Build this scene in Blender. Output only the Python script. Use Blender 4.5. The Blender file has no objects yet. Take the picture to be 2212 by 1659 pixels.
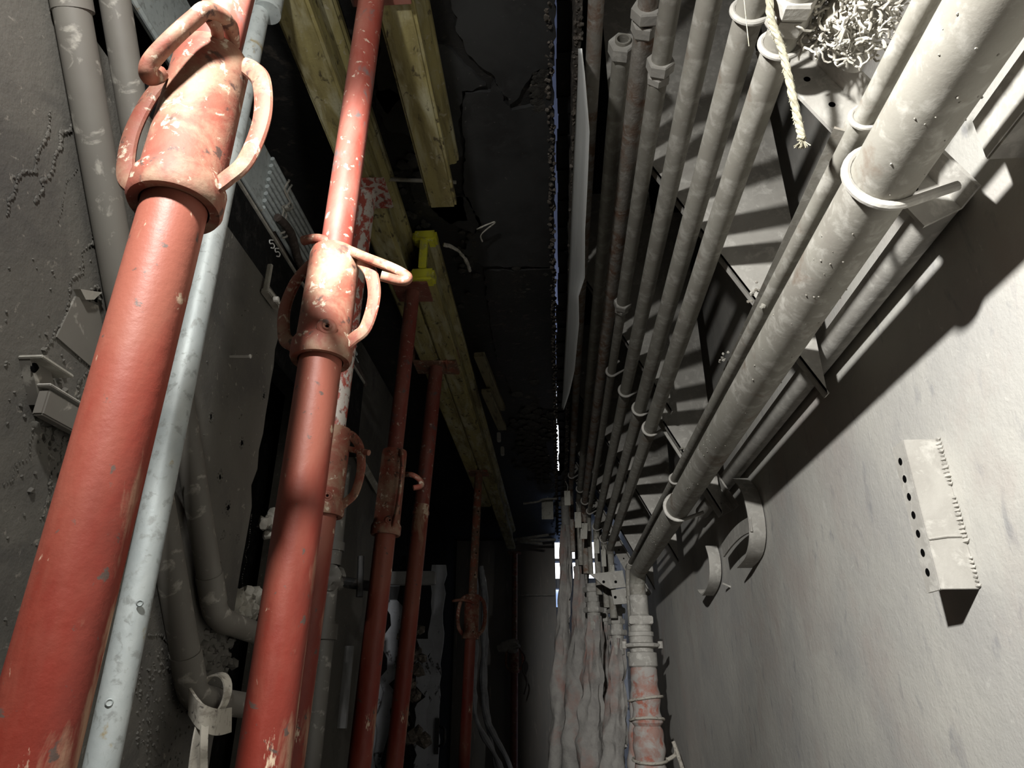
import bpy, bmesh, math, random
from mathutils import Vector, Matrix, noise
random.seed(7)
C = bpy.context.scene.collection
PI = math.pi
H = 1.55                      # eye height above the floor; all z below are measured from the eye
F, TH = 1480.0, math.atan(675/1480.0)
PSI = math.atan(104*math.cos(TH)/F)

# ---------------------------------------------------------------- camera
cam = bpy.data.cameras.new('camera'); co = bpy.data.objects.new('camera', cam); C.objects.link(co)
cam.lens = 36*F/2212; cam.sensor_width = 36; cam.clip_start = .02
co.location = (0, 0, H); co.rotation_euler = (PI/2+TH, 0, PSI)
bpy.context.scene.camera = co
fh_ = Vector((-math.sin(PSI), math.cos(PSI), 0)); R_ = Vector((math.cos(PSI), math.sin(PSI), 0))
FW = fh_*math.cos(TH)+Vector((0, 0, math.sin(TH))); UP = -fh_*math.sin(TH)+Vector((0, 0, math.cos(TH)))
EYE = Vector((0, 0, H))
def ray(x, y): return FW+R_*((x-1106)/F)+UP*((829.5-y)/F)
def atF(x, y, d): return EYE+ray(x, y)*d
def atX(x, y, X): r = ray(x, y); return EYE+r*(X/r.x)
def atY(x, y, Y): r = ray(x, y); return EYE+r*(Y/r.y)
def atZ(x, y, Z): r = ray(x, y); return EYE+r*(Z/r.z)
def P(x, y, z): return Vector((x, y, z+H))

# ---------------------------------------------------------------- world and lamp
w = bpy.data.worlds.new('sky'); bpy.context.scene.world = w; w.use_nodes = True
nt = w.node_tree; bg = nt.nodes['Background']
tc = nt.nodes.new('ShaderNodeTexCoord'); sx = nt.nodes.new('ShaderNodeSeparateXYZ'); rp = nt.nodes.new('ShaderNodeValToRGB')
nt.links.new(tc.outputs['Generated'], sx.inputs[0]); nt.links.new(sx.outputs[2], rp.inputs[0]); nt.links.new(rp.outputs[0], bg.inputs[0])
rp.color_ramp.elements[0].position = .13; rp.color_ramp.elements[0].color = (.10, .14, .24, 1)
rp.color_ramp.elements[1].position = .6; rp.color_ramp.elements[1].color = (.010, .012, .020, 1)
e = rp.color_ramp.elements.new(.17); e.color = (1, 1, 1, 1)
e = rp.color_ramp.elements.new(.30); e.color = (.9, .95, 1, 1)
e = rp.color_ramp.elements.new(.42); e.color = (.03, .036, .06, 1)
bg.inputs[1].default_value = 4.5
LAMP = Vector((-.32, .0, H+.87))  # single lamp, split below into three added spots to balance brightness
def spot(name, tgt, power, ang, blend, size):
    l = bpy.data.lights.new(name, 'SPOT'); o = bpy.data.objects.new(name, l); C.objects.link(o)
    l.energy = power; l.spot_size = ang; l.spot_blend = blend; l.shadow_soft_size = size; l.color = (1, .985, .95)
    o.location = LAMP; o.rotation_euler = (tgt-LAMP).to_track_quat('-Z', 'Y').to_euler(); return o
spot('lamp_split_right', P(.65, .72, .02), 185, math.radians(118), 1, .03)
spot('lamp_split_left', P(-.36, 2.2, .15), 37, math.radians(168), 1, .03)
spot('lamp_split_beam', P(.18, 5.0, -.02), 300, math.radians(35), 1, .03)
vs = bpy.context.scene.view_settings
vs.view_transform = 'Standard'; vs.look = 'None'; vs.gamma = 1; vs.exposure = 0.0

# ---------------------------------------------------------------- materials
def nd(nt, t, **k):
    n = nt.nodes.new(t)
    for a, b in k.items():
        if a in n.inputs: n.inputs[a].default_value = b
        else: setattr(n, a, b)
    return n
def mat(name, col, rough=.7, metal=0, layers=(), bump=(), spec=.4):
    """layers: (colour, scale, threshold, softness, stretch xyz, detail); bump: (scale, strength, distance)"""
    m = bpy.data.materials.new(name); m.use_nodes = True; nt = m.node_tree; b = nt.nodes['Principled BSDF']; L = nt.links.new
    b.inputs['Roughness'].default_value = rough; b.inputs['Metallic'].default_value = metal; b.inputs['Specular IOR Level'].default_value = spec
    tc = nd(nt, 'ShaderNodeTexCoord'); cur = None
    rgb = nd(nt, 'ShaderNodeRGB'); rgb.outputs[0].default_value = (*col, 1); cur = rgb.outputs[0]
    for i, ly in enumerate(layers):
        c, sc, th, so = ly[:4]; th = .5+(th-.5)*.74; st = ly[4] if len(ly) > 4 else (1, 1, 1); dt = ly[5] if len(ly) > 5 else 6
        mp = nd(nt, 'ShaderNodeMapping'); mp.inputs['Scale'].default_value = st; mp.inputs['Location'].default_value = (i*3.7, i*1.3, i*2.1)
        L(tc.outputs['Object'], mp.inputs[0])
        n = nd(nt, 'ShaderNodeTexNoise', Scale=sc, Detail=dt, Roughness=.62, Distortion=.4); L(mp.outputs[0], n.inputs['Vector'])
        mr = nd(nt, 'ShaderNodeMapRange'); mr.inputs['From Min'].default_value = th-so; mr.inputs['From Max'].default_value = th+so; L(n.outputs[0], mr.inputs[0])
        mx = nd(nt, 'ShaderNodeMix', data_type='RGBA'); L(mr.outputs[0], mx.inputs[0]); L(cur, mx.inputs[6]); mx.inputs[7].default_value = (*c, 1); cur = mx.outputs[2]
    L(cur, b.inputs['Base Color'])
    prev = None
    for sc, s, d in bump:
        n = nd(nt, 'ShaderNodeTexNoise', Scale=sc, Detail=8, Roughness=.6); L(tc.outputs['Object'], n.inputs['Vector'])
        bp = nd(nt, 'ShaderNodeBump', Strength=s, Distance=d); L(n.outputs[0], bp.inputs['Height'])
        if prev: L(prev, bp.inputs['Normal'])
        prev = bp.outputs[0]
    if prev: L(prev, b.inputs['Normal'])
    return m
M = {}
M['red'] = mat('red_paint', (.20, .026, .016), .5, 0, [((.15, .024, .015), 9, .5, .12, (1, 1, .4)), ((.24, .075, .05), 5, .57, .09, (1, 1, .35)), ((.33, .20, .13), 17, .66, .05, (1, 1, .3)), ((.55, .42, .30), 30, .69, .02, (1, 1, .4)), ((.09, .06, .05), 40, .70, .02)], [(60, .35, .002), (14, .2, .004)], .28)
M['red_worn'] = mat('red_paint_worn', (.17, .03, .02), .55, 0, [((.24, .10, .075), 6, .5, .12, (1, 1, .5)), ((.10, .075, .07), 30, .66, .05, (1, 1, .6)), ((.42, .34, .27), 60, .70, .04)], [(60, .2, .002)])
M['red_mottled'] = mat('red_paint_flaked', (.28, .055, .038), .6, 0, [((.42, .38, .34), 45, .50, .03, (1, 1, .6)), ((.12, .06, .05), 60, .66, .03)], [(60, .4, .003)])
M['rust'] = mat('rusty_collar', (.22, .085, .055), .66, 0, [((.23, .055, .035), 12, .52, .1), ((.29, .18, .12), 20, .56, .08), ((.50, .42, .32), 60, .66, .03), ((.08, .045, .035), 45, .66, .03)], [(90, .35, .002), (25, .2, .003)])
M['rust_dark'] = mat('brown_rust', (.19, .11, .075), .7, 0, [((.30, .10, .06), 20, .55, .06), ((.42, .33, .24), 55, .64, .04)], [(90, .4, .002)])
M['galv'] = mat('galvanised_steel', (.40, .44, .44), .55, .25, [((.52, .56, .55), 14, .5, .12, (1, 1, .5)), ((.32, .34, .33), 60, .62, .05), ((.36, .30, .18), 20, .72, .03)], [(120, .3, .001), (40, .3, .002)])
M['dust'] = mat('dusty_grey_pipe', (.30, .29, .25), .7, 0, [((.24, .225, .195), 6, .5, .15), ((.40, .385, .345), 30, .6, .08), ((.20, .16, .125), 9, .68, .06)], [(150, .3, .001), (30, .12, .003)])
M['dust_rust'] = mat('dusty_rusting_pipe', (.26, .24, .21), .8, 0, [((.20, .12, .08), 11, .52, .07), ((.33, .31, .28), 40, .58, .06)], [(90, .6, .003)])
M['dust_light'] = mat('pale_dusty_steel', (.42, .405, .37), .8, 0, [((.34, .325, .295), 9, .52, .12), ((.50, .485, .445), 35, .6, .06)], [(110, .4, .002)])
M['conduit'] = mat('grey_conduit', (.14, .132, .115), .6, 0, [((.13, .12, .105), 8, .5, .12), ((.29, .275, .24), 30, .66, .04)], [(100, .12, .001)])
M['wall_r'] = mat('pale_render', (.47, .46, .425), .8, 0, [((.54, .525, .48), 2.5, .5, .15), ((.42, .41, .39), 5, .58, .12, (1, .7, .5)), ((.35, .345, .34), 16, .70, .06, (1, 1.6, .6)), ((.55, .54, .50), 30, .72, .03, (1, 1.4, 1)), ((.46, .415, .38), 3, .66, .1)], [(40, .3, .004), (160, .25, .0015), (5, .15, .01)])
M['wall_l'] = mat('sooty_grey_render', (.085, .08, .07), .8, 0, [((.115, .108, .094), 3, .5, .15), ((.07, .066, .06), 6, .58, .08), ((.20, .185, .16), 60, .72, .03)], [(160, .45, .002), (22, .3, .006), (6, .2, .01)])
M['soot'] = mat('black_soot', (.012, .012, .012), .55, 0, [((.022, .021, .02), 4, .5, .15), ((.06, .05, .042), 25, .68, .05)], [(40, .35, .006), (160, .3, .002)])
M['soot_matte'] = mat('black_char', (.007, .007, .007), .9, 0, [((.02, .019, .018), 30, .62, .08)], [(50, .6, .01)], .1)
M['plaster'] = mat('blackened_plaster', (.042, .043, .043), .5, 0, [((.026, .026, .026), 5, .5, .1), ((.04, .04, .04), 14, .62, .06), ((.10, .095, .09), 70, .74, .02)], [(30, .2, .004), (160, .2, .001)])
M['crumb'] = mat('crumbled_plaster', (.10, .085, .07), .9, 0, [((.05, .045, .04), 40, .5, .1), ((.2, .175, .15), 60, .6, .05)], [(120, .6, .003)])
M['rock'] = mat('exposed_concrete', (.05, .047, .04), .9, 0, [((.025, .023, .02), 20, .5, .1)], [(60, .8, .01)])
M['timber'] = mat('yellow_timber', (.36, .31, .13), .6, 0, [((.20, .165, .07), 5, .52, .10, (4, .7, 4)), ((.42, .39, .25), 8, .58, .08, (3, .6, 3)), ((.07, .055, .03), 22, .66, .04, (2, 1, 2)), ((.40, .36, .25), 45, .7, .03)], [(70, .3, .003), (12, .3, .003)])
M['timber_dirty'] = mat('grimy_timber', (.17, .145, .085), .7, 0, [((.22, .20, .12), 6, .52, .12, (4, .6, 4)), ((.08, .07, .045), 9, .6, .06, (4, .6, 4))], [(70, .4, .003)])
M['yellow'] = mat('yellow_plastic', (.62, .60, .05), .5, 0, [((.45, .42, .12), 40, .6, .06), ((.75, .74, .5), 60, .7, .03)], [(60, .2, .001)])
M['white'] = mat('white_sheet', (.86, .88, .87), .6, 0, [((.76, .78, .77), 3, .5, .12, (1, 1, 6))], [(8, .15, .01)])
M['cloth'] = mat('dusty_wrap', (.37, .355, .33), .9, 0, [((.34, .20, .17), 3.5, .62, .09), ((.29, .275, .26), 12, .58, .1)], [(25, .6, .012), (140, .3, .001)])
M['cloth_red'] = mat('red_wrap', (.36, .225, .19), .9, 0, [((.40, .375, .35), 7, .46, .05), ((.38, .14, .10), 14, .64, .05)], [(25, .4, .008), (140, .3, .001)])
M['fibre'] = mat('pale_fibre', (.50, .48, .42), .9, 0, [((.32, .30, .26), 60, .55, .06)], [(200, .5, .001)])
M['rope'] = mat('cream_rope', (.40, .38, .29), .9, 0, [((.28, .26, .19), 90, .55, .06)], [(250, .5, .001)])
M['webbing'] = mat('dirty_webbing', (.46, .43, .37), .9, 0, [((.28, .255, .215), 40, .6, .05), ((.12, .11, .10), 90, .68, .03)], [(200, .5, .001)])
M['hose'] = mat('dark_brown_hose', (.06, .045, .038), .85, 0, [((.10, .08, .07), 90, .6, .05)], [(180, .5, .002)])
M['tag'] = mat('pale_tag', (.42, .41, .36), .8, 0, [((.3, .29, .25), 40, .6, .06)])
M['panel'] = mat('grey_board', (.22, .22, .22), .7, 0, [((.16, .16, .16), 5, .5, .12), ((.03, .03, .03), 9, .66, .03)], [(60, .3, .003)])
M['daylight_tint'] = mat('daylight_tinted_board', (.42, .44, .48), .7, 0, [((.32, .33, .36), 5, .5, .12), ((.05, .05, .05), 9, .66, .02)], [(60, .3, .003)])  # grey boards; bluish daylight falling on them is put into the colour
M['film'] = mat('plastic_film', (.35, .37, .40), .35, 0, [((.2, .21, .23), 9, .5, .12)], [(30, .5, .01)])
M['hole'] = mat('dark_hole', (.004, .004, .004), .95, 0, spec=0)
M['chalk'] = mat('white_chalk', (.7, .7, .68), .9)
M['concrete'] = mat('dusty_concrete', (.12, .115, .105), .9, 0, [((.2, .19, .17), 6, .55, .1)], [(60, .4, .004)])
M['door'] = mat('dull_steel_door', (.17, .16, .145), .45, 0, [((.23, .20, .17), 3, .55, .1, (1, 1, .3)), ((.30, .27, .23), 14, .68, .03, (3, 1, .3))], [(60, .15, .002)])

# ---------------------------------------------------------------- mesh helpers
OFF = {}
def obj(name, bm, m, parent=None, local=False, sharp=35):
    me = bpy.data.meshes.new(name)
    bmesh.ops.recalc_face_normals(bm, faces=bm.faces)
    o = bpy.data.objects.new(name, me); C.objects.link(o)
    if parent is not None:
        o.parent = parent
        if not local:
            bmesh.ops.translate(bm, verts=bm.verts, vec=-OFF[parent.name])
            OFF[o.name] = OFF[parent.name]
    elif not local:
        xs = [v.co for v in bm.verts]
        c = Vector((sum(v.x for v in xs)/len(xs), sum(v.y for v in xs)/len(xs), min(v.z for v in xs)))
        bmesh.ops.translate(bm, verts=bm.verts, vec=-c); o.location = c; OFF[o.name] = c.copy()
    bm.to_mesh(me); bm.free(); me.materials.append(M[m] if isinstance(m, str) else m)
    for p in me.polygons: p.use_smooth = True
    me.set_sharp_from_angle(angle=math.radians(sharp))
    return o
def tag(o, label, cat, group=None, kind=None):
    o['label'] = label; o['category'] = cat
    if group: o['group'] = group
    if kind: o['kind'] = kind
    return o
def struct(name, bm, m, parent=None):
    o = obj(name, bm, m, parent)
    if parent is None: o['kind'] = 'structure'
    return o
def thing(name, loc, label, cat, group=None):
    o = bpy.data.objects.new(name, None); C.objects.link(o); o.location = loc; o.empty_display_size = .05
    OFF[o.name] = Vector(loc); tag(o, label, cat, group); return o
def B(): return bmesh.new()
def tube(bm, pts, r, n=20, cap=True, jit=0, hollow=0, flat=None, jf=20):
    pts = [Vector(p) for p in pts]; N = len(pts); rs = r if isinstance(r, (list, tuple)) else [r]*N
    rings = []; up = None
    for i, p in enumerate(pts):
        d = (pts[min(i+1, N-1)]-pts[max(i-1, 0)]).normalized()
        if up is None:
            up = d.cross(Vector((0, 0, 1)));  up = d.cross(Vector((0, 1, 0))) if up.length < .1 else up
        up = (up-d*up.dot(d)).normalized(); s = d.cross(up)
        ring = []
        for k in range(n):
            a = 2*PI*k/n; rr = rs[i]
            fu, fs = (1, 1) if flat is None else flat
            q = p+up*math.cos(a)*rr*fu+s*math.sin(a)*rr*fs
            if jit: q = p+(q-p)*(1+jit*noise.noise(q*jf))
            ring.append(bm.verts.new(q))
        rings.append(ring)
    for a, b in zip(rings, rings[1:]):
        for k in range(n): bm.faces.new((a[k], a[(k+1) % n], b[(k+1) % n], b[k]))
    if cap and n > 2:
        for ring in (rings[0], rings[-1]): bm.faces.new(ring)
    return rings
def lathe(bm, prof, n=32, mtx=None, closed=False):
    """prof: (r, z) list; revolve about local z"""
    rings = []
    for r, z in prof:
        rings.append([bm.verts.new(Vector((r*math.cos(2*PI*k/n), r*math.sin(2*PI*k/n), z))) for k in range(n)])
    pr = list(zip(rings, rings[1:]))
    if closed: pr.append((rings[-1], rings[0]))
    for a, b in pr:
        for k in range(n): bm.faces.new((a[k], a[(k+1) % n], b[(k+1) % n], b[k]))
    if mtx:
        for ring in rings:
            for v in ring: v.co = mtx @ v.co
def box(bm, a, b, bev=0):
    a = Vector(a); b = Vector(b)
    r = bmesh.ops.create_cube(bm, size=1)
    for v in r['verts']: v.co = Vector(((a.x+b.x)/2+v.co.x*(b.x-a.x), (a.y+b.y)/2+v.co.y*(b.y-a.y), (a.z+b.z)/2+v.co.z*(b.z-a.z)))
    if bev:
        es = list({e for v in r['verts'] for e in v.link_edges}); bmesh.ops.bevel(bm, geom=es, offset=bev, segments=2, affect='EDGES')
def prism(bm, pts, vec, sub=0):
    """closed polygon pts extruded by vec"""
    vec = Vector(vec); a = [bm.verts.new(Vector(p)) for p in pts]; b = [bm.verts.new(Vector(p)+vec) for p in pts]; n = len(a)
    bm.faces.new(a); bm.faces.new(b[::-1])
    for k in range(n): bm.faces.new((a[k], b[k], b[(k+1) % n], a[(k+1) % n]))
def frame(p, d, x=None):
    z = Vector(d).normalized(); x = Vector(x) if x else Vector((1, 0, 0)); y = z.cross(x)
    if y.length < .01: y = z.cross(Vector((0, 1, 0)))
    y.normalize(); x = y.cross(z)
    m = Matrix((x, y, z)).transposed().to_4x4(); m.translation = p; return m
def smooth(pts, k=6, closed=False):
    pts = [Vector(p) for p in pts]; out = []; n = len(pts)
    for i in range(n-1):
        p0, p1, p2, p3 = pts[max(i-1, 0)], pts[i], pts[i+1], pts[min(i+2, n-1)]
        for j in range(k):
            t = j/k; out.append(.5*((2*p1)+(p2-p0)*t+(2*p0-5*p1+4*p2-p3)*t*t+(3*p1-p0-3*p2+p3)*t**3))
    out.append(pts[-1]); return out
def ribbon(bm, pts, wid, th, wdir):
    wdir = Vector(wdir).normalized(); pts = [Vector(p) for p in pts]; rings = []
    for i, p in enumerate(pts):
        d = (pts[min(i+1, len(pts)-1)]-pts[max(i-1, 0)]).normalized(); nn = d.cross(wdir).normalized()
        ww = wdir
        rings.append([bm.verts.new(p+ww*wid/2*a+nn*th/2*b) for a, b in ((-1, -1), (1, -1), (1, 1), (-1, 1))])
    for a, b in zip(rings, rings[1:]):
        for k in range(4): bm.faces.new((a[k], a[(k+1) % 4], b[(k+1) % 4], b[k]))
    bm.faces.new(rings[0]); bm.faces.new(rings[-1])
def nut(bm, p, d, r, h, hole=0, rot=0):
    m = frame(p, d) @ Matrix.Rotation(rot, 4, 'Z'); hole = hole or r*.6
    c = r*.12
    o = [[bm.verts.new(m @ Vector((rr*math.cos(PI/3*k), rr*math.sin(PI/3*k), z))) for k in range(6)] for rr, z in ((r*.93, 0), (r, c), (r, h-c), (r*.93, h))]
    for a, b in zip(o, o[1:]):
        for k in range(6): bm.faces.new((a[k], a[(k+1) % 6], b[(k+1) % 6], b[k]))
    for ring, z in ((o[0], 0), (o[3], h)):
        i = [bm.verts.new(m @ Vector((hole*math.cos(PI/3*k), hole*math.sin(PI/3*k), z))) for k in range(6)]
        for k in range(6): bm.faces.new((ring[k], ring[(k+1) % 6], i[(k+1) % 6], i[k]))
def grid(bm, fn, nu, nv):
    g = [[bm.verts.new(fn(i/nu, j/nv)) for j in range(nv+1)] for i in range(nu+1)]
    for i in range(nu):
        for j in range(nv): bm.faces.new((g[i][j], g[i+1][j], g[i+1][j+1], g[i][j+1]))
def lump(bm, p, r, sub=1, sq=(1, 1, 1)):
    q = bmesh.ops.create_icosphere(bm, subdivisions=sub, radius=1); p = Vector(p); sd = Vector((random.random()*9, random.random()*9, 0))
    for v in q['verts']:
        k = 1+.5*noise.noise(v.co*1.7+sd); v.co = p+Vector((v.co.x*sq[0], v.co.y*sq[1], v.co.z*sq[2]))*r*k

# ================================================================ THE ROOM
ZC, XL, XR, YE = 1.47, -.62, .65, 7.2
bm = B(); box(bm, P(-2.2, -1.2, -H-.1), P(1.0, 9, -H)); struct('floor', bm, 'concrete')
# right wall with gentle unevenness
bm = B(); box(bm, P(XR, -1.2, -H), P(XR+.15, YE, 2.2)); struct('wall_right', bm, 'wall_r')
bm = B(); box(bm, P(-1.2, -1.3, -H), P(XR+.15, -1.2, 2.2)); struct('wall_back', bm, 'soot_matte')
# left wall: lower leaf ends in a broken edge, top is a ledge
zt = .83; ys = -1.2; edge = []
n = 60
for i in range(n+1):
    z = -H+(zt+H)*i/n; edge.append((1.34+.012*noise.noise(Vector((0, 3, z*22)))+.006*noise.noise(Vector((0, 3, z*90)))-(.03*max(0, 1-abs(z-.36)/.05) if z > .36 else 0), z))
bm = B()
poly = [P(XL, ys, -H)]+[P(XL, y, z) for y, z in edge]+[P(XL, ys, zt)]
prism(bm, poly, (-.22, 0, 0)); wl = struct('wall_left', bm, 'wall_l')
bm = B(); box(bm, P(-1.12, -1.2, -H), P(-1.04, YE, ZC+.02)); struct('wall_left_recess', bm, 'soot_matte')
bm = B(); box(bm, P(-1.0, 2.3, -H), P(-.86, 3.45, ZC)); struct('wall_left_rear', bm, 'wall_l')
bm = B(); box(bm, P(-1.2, YE, -H), P(-.015, YE+.12, 1.50)); struct('wall_end', bm, 'door')
bm = B()
box(bm, P(-.1, YE+.3, -H), P(1.0, YE+.4, .85)); box(bm, P(-.1, YE+.3, 1.04), P(1.0, YE+.4, 1.14)); box(bm, P(-.1, YE+.3, 1.32), P(.46, YE+.4, 1.35)); box(bm, P(.46, YE+.3, .8), P(1.0, YE+.4, 1.95)); box(bm, P(.12, YE+.28, .8), P(.17, YE+.4, 1.9)); box(bm, P(.29, YE+.28, .8), P(.31, YE+.4, 1.9)); box(bm, P(-.1, YE+.3, 1.54), P(.5, YE+.4, 1.95))
struct('window_1', bm, 'panel')
# ceiling: slab, with a broken plaster skin under it
bm = B(); box(bm, P(-2.2, -1.2, ZC+.02), P(.022, YE+.12, ZC+.25)); ceil = struct('ceiling', bm, 'soot')
bm = B(); box(bm, P(.075, -1.2, 1.85), P(XR+.15, YE+.4, 2.1)); struct('ceiling_right', bm, 'soot_matte')
def skin(pxs, name='plaster_skin', m='plaster', th=.012, z=ZC+.02):
    pts = [atZ(x, y, z) for x, y in pxs]; q = []
    for i, p in enumerate(pts):
        nx = pts[(i+1) % len(pts)]; L = (nx-p).length; k = max(2, int(L/.012)); d = (nx-p).normalized(); s = Vector((-d.y, d.x, 0))
        for j in range(k):
            t = j/k; u = p.lerp(nx, t); f = min(1, t*4, (1-t)*4)
            q.append(u+s*f*.5*(.022*noise.noise(u*28)+.010*noise.noise(u*90)))
    b = B(); prism(b, q, (0, 0, -th)); return obj(name, b, m, ceil)
skin([(975, -30), (1198, -60), (1198, 135), (1150, 150), (1120, 205), (1100, 220), (1068, 158), (1010, 110), (985, 60)])
skin([(1005, 195), (1060, 192), (1068, 170), (1105, 232), (1165, 222), (1192, 160), (1198, 350), (1195, 572), (1045, 570), (1000, 540), (1035, 480), (1000, 400), (1005, 320), (998, 250)])
skin([(820, 60), (960, 90), (990, 120), (1050, 178), (998, 190), (990, 260), (1000, 330), (970, 350), (940, 200), (900, 160), (838, 240), (812, 200)])
skin([(800, 180), (880, 200), (935, 280), (955, 330), (880, 285), (838, 275)])
skin([(1010, 420), (1040, 478), (1025, 500), (960, 470), (930, 440), (960, 420)])
skin([(1045, 580), (1195, 576), (1195, 740), (1196, 880), (1120, 870), (1075, 780), (1060, 700)], m='soot')
skin([(880, 380), (1000, 420), (1010, 470), (960, 480), (900, 440)], m='soot')
# crumbling edge and exposed patches
bm = B()
y = .1
while y < 6.9:
    for q in range(2): lump(bm, P(.021+random.uniform(-.014, .004), y+random.uniform(0, .02), ZC+.016-random.random()*.016), random.uniform(.003, .009), 1)
    if random.random() < .3: lump(bm, P(.012-random.random()*.05, y, ZC+.014), random.uniform(.005, .013), 1, (1, 1, .4))
    y += .014
o = obj('crumbled_edge', bm, 'crumb', ceil); o['kind'] = 'stuff'
bm = B()
for cx, cy, n_, sp in ((1165, 200, 60, 26), (1150, 930, 130, 40), (1130, 620, 40, 40), (900, 400, 40, 60), (1010, 560, 40, 30), (1165, 1010, 50, 22)):
    for i in range(n_):
        p = atZ(cx+random.gauss(0, sp*.5), cy+random.gauss(0, sp), ZC+.012)
        if p.x < -.0: lump(bm, p, random.uniform(.004, .016)*(1 if cy < 700 else 2), 1, (1.3, 1.3, .5))
o = obj('exposed_rubble', bm, 'rock', ceil); o['kind'] = 'stuff'
# slit's right edge: hanging lip of crumbling plaster, its upper part extended to block sky light
bm = B()
def lipf(u, v):
    Y = .3+u*6.2; q = .006*noise.noise(Vector((1, Y*20, v*3)))
    return P(.072+q+.005*v*(1+.3*noise.noise(Vector((5, Y*9, 0)))), Y, 1.86-.40*v+.012*noise.noise(Vector((3, Y*13, 2))))
def lipf2(u, v): p = lipf(u, v); p.x += .014+.003*v; return p
g1 = [[bm.verts.new(lipf(i/300, j/6)) for j in range(7)] for i in range(301)]
g2 = [[bm.verts.new(lipf2(i/300, j/6)) for j in range(7)] for i in range(301)]
for i in range(300):
    for j in range(6):
        bm.faces.new((g1[i][j], g1[i+1][j], g1[i+1][j+1], g1[i][j+1])); bm.faces.new((g2[i][j+1], g2[i+1][j+1], g2[i+1][j], g2[i][j]))
    bm.faces.new((g1[i][6], g1[i+1][6], g2[i+1][6], g2[i][6]))
for i in range(700): 
    u = random.random(); lump(bm, lipf(u, 1).lerp(lipf2(u, 1), random.random()), random.uniform(.003, .008), 1)
o = struct('trim_1', bm, 'crumb')
bm = B()
for i in range(46):
    y = 4.95+i*.05; box(bm, P(.0, y, 1.50+.004*(i % 3)), P(.09, y+.06, 1.53+.01*random.random()))
struct('slit_cover_far', bm, 'soot')  # added cover over the slit's far part, hides bright sky
bm = B()
for i in range(120):
    y = -.5+i*.05; n_ = noise.noise(Vector((i*.31, 2, 0))); box(bm, P(.037+.009*n_-(.012 if 2.6 < y < 4.1 and n_ > -.2 else 0), y, 1.56+.004*(i % 3)), P(.08, y+.06, 1.59+.01*random.random()))
struct('slit_cover_side', bm, 'soot')  # added dark strips that narrow the slit so less sky shows

XN = None
# ---- cracks, pits and crumbs on the left wall
def crack(pxs, r=.0035, name='crack', step=.0045, wob=.012):
    r *= .62
    b = B(); pts = [atX(x, y, XL+.001) for x, y in pxs]
    for p, q in zip(pts, pts[1:]):
        k = max(1, int((q-p).length/step))
        for j in range(k):
            u = p.lerp(q, j/k); u.y += wob*noise.noise(u*40); u.z += wob*noise.noise(u*40+Vector((9, 0, 0)))
            lump(b, u, r*random.uniform(.5, 1.4), 1, (.55, 1, 1.2))
    o = obj(name, b, 'wall_l', wl)
    return o
crack([(108, 245), (85, 330), (40, 400), (5, 470)], .004); crack([(158, 245), (125, 330), (100, 385), (78, 445)], .0045)
crack([(200, 500), (150, 645), (115, 735), (95, 790)], .0035); crack([(118, 732), (160, 760), (195, 790)], .003)
crack([(158, 350), (120, 480)], .0015); crack([(190, 800), (160, 880), (120, 1030), (85, 1110)], .004)
crack([(95, 895), (45, 1000), (0, 1060)], .002); crack([(545, 1110), (520, 1290)], .0015); crack([(320, 1370), (375, 1388)], .003)
b = B()
for i in range(260):
    p = atX(random.uniform(290, 420), random.uniform(1400, 1655), XL); lump(b, p, random.uniform(.0008, .0032), 1)
for i in range(240):
    p = atX(random.uniform(10, 600), random.uniform(350, 1350), XL)
    if p.y < 1.3 and p.z-H < .80: lump(b, p, random.uniform(.0008, .0028), 1)
for i in range(90):
    p = atX(random.gauss(105, 22), random.gauss(880, 70), XL); lump(b, p, random.uniform(.002, .006), 1)
for i in range(60):
    p = atX(random.gauss(470, 22), random.gauss(1400, 30), XL); lump(b, p, random.uniform(.005, .012), 1)
o = obj('loose_render', b, 'wall_l', wl); o['kind'] = 'stuff'
for (x, y, s) in ((456, 900, .010), (522, 957, .011), (492, 1096, .012), (475, 1030, .011), (513, 1164, .008), (483, 1155, .007), (570, 855, .010), (205, 640, .014)):
    b = B(); p = atX(x, y, XL); lump(b, p+Vector((-.004, 0, 0)), s*.7, 2, (.7, .9, 1.25)); 
    h = obj('pit', b, 'hole', wl)
    b = B()
    for k in range(9): a = k/9*2*PI; lump(b, p+Vector((0, math.cos(a)*s*.75, math.sin(a)*s*1.0)), s*.22, 1)
    obj('pit_rim', b, 'wall_l', wl)
# brick-like patch plate on wall (smooth repaired area)
b = B(); q = [atX(x, y, XL) for x, y in ((160, 640), (208, 660), (235, 790), (190, 790), (118, 728))]; prism(b, q, (.003, 0, 0)); obj('smooth_patch', b, 'conduit', wl)
b = B(); q = [atX(x, y, XL) for x, y in ((158, 625), (205, 632), (188, 648), (170, 648))]; prism(b, q, (.010, 0, 0)); obj('broken_edge', b, 'dust', wl)

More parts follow.
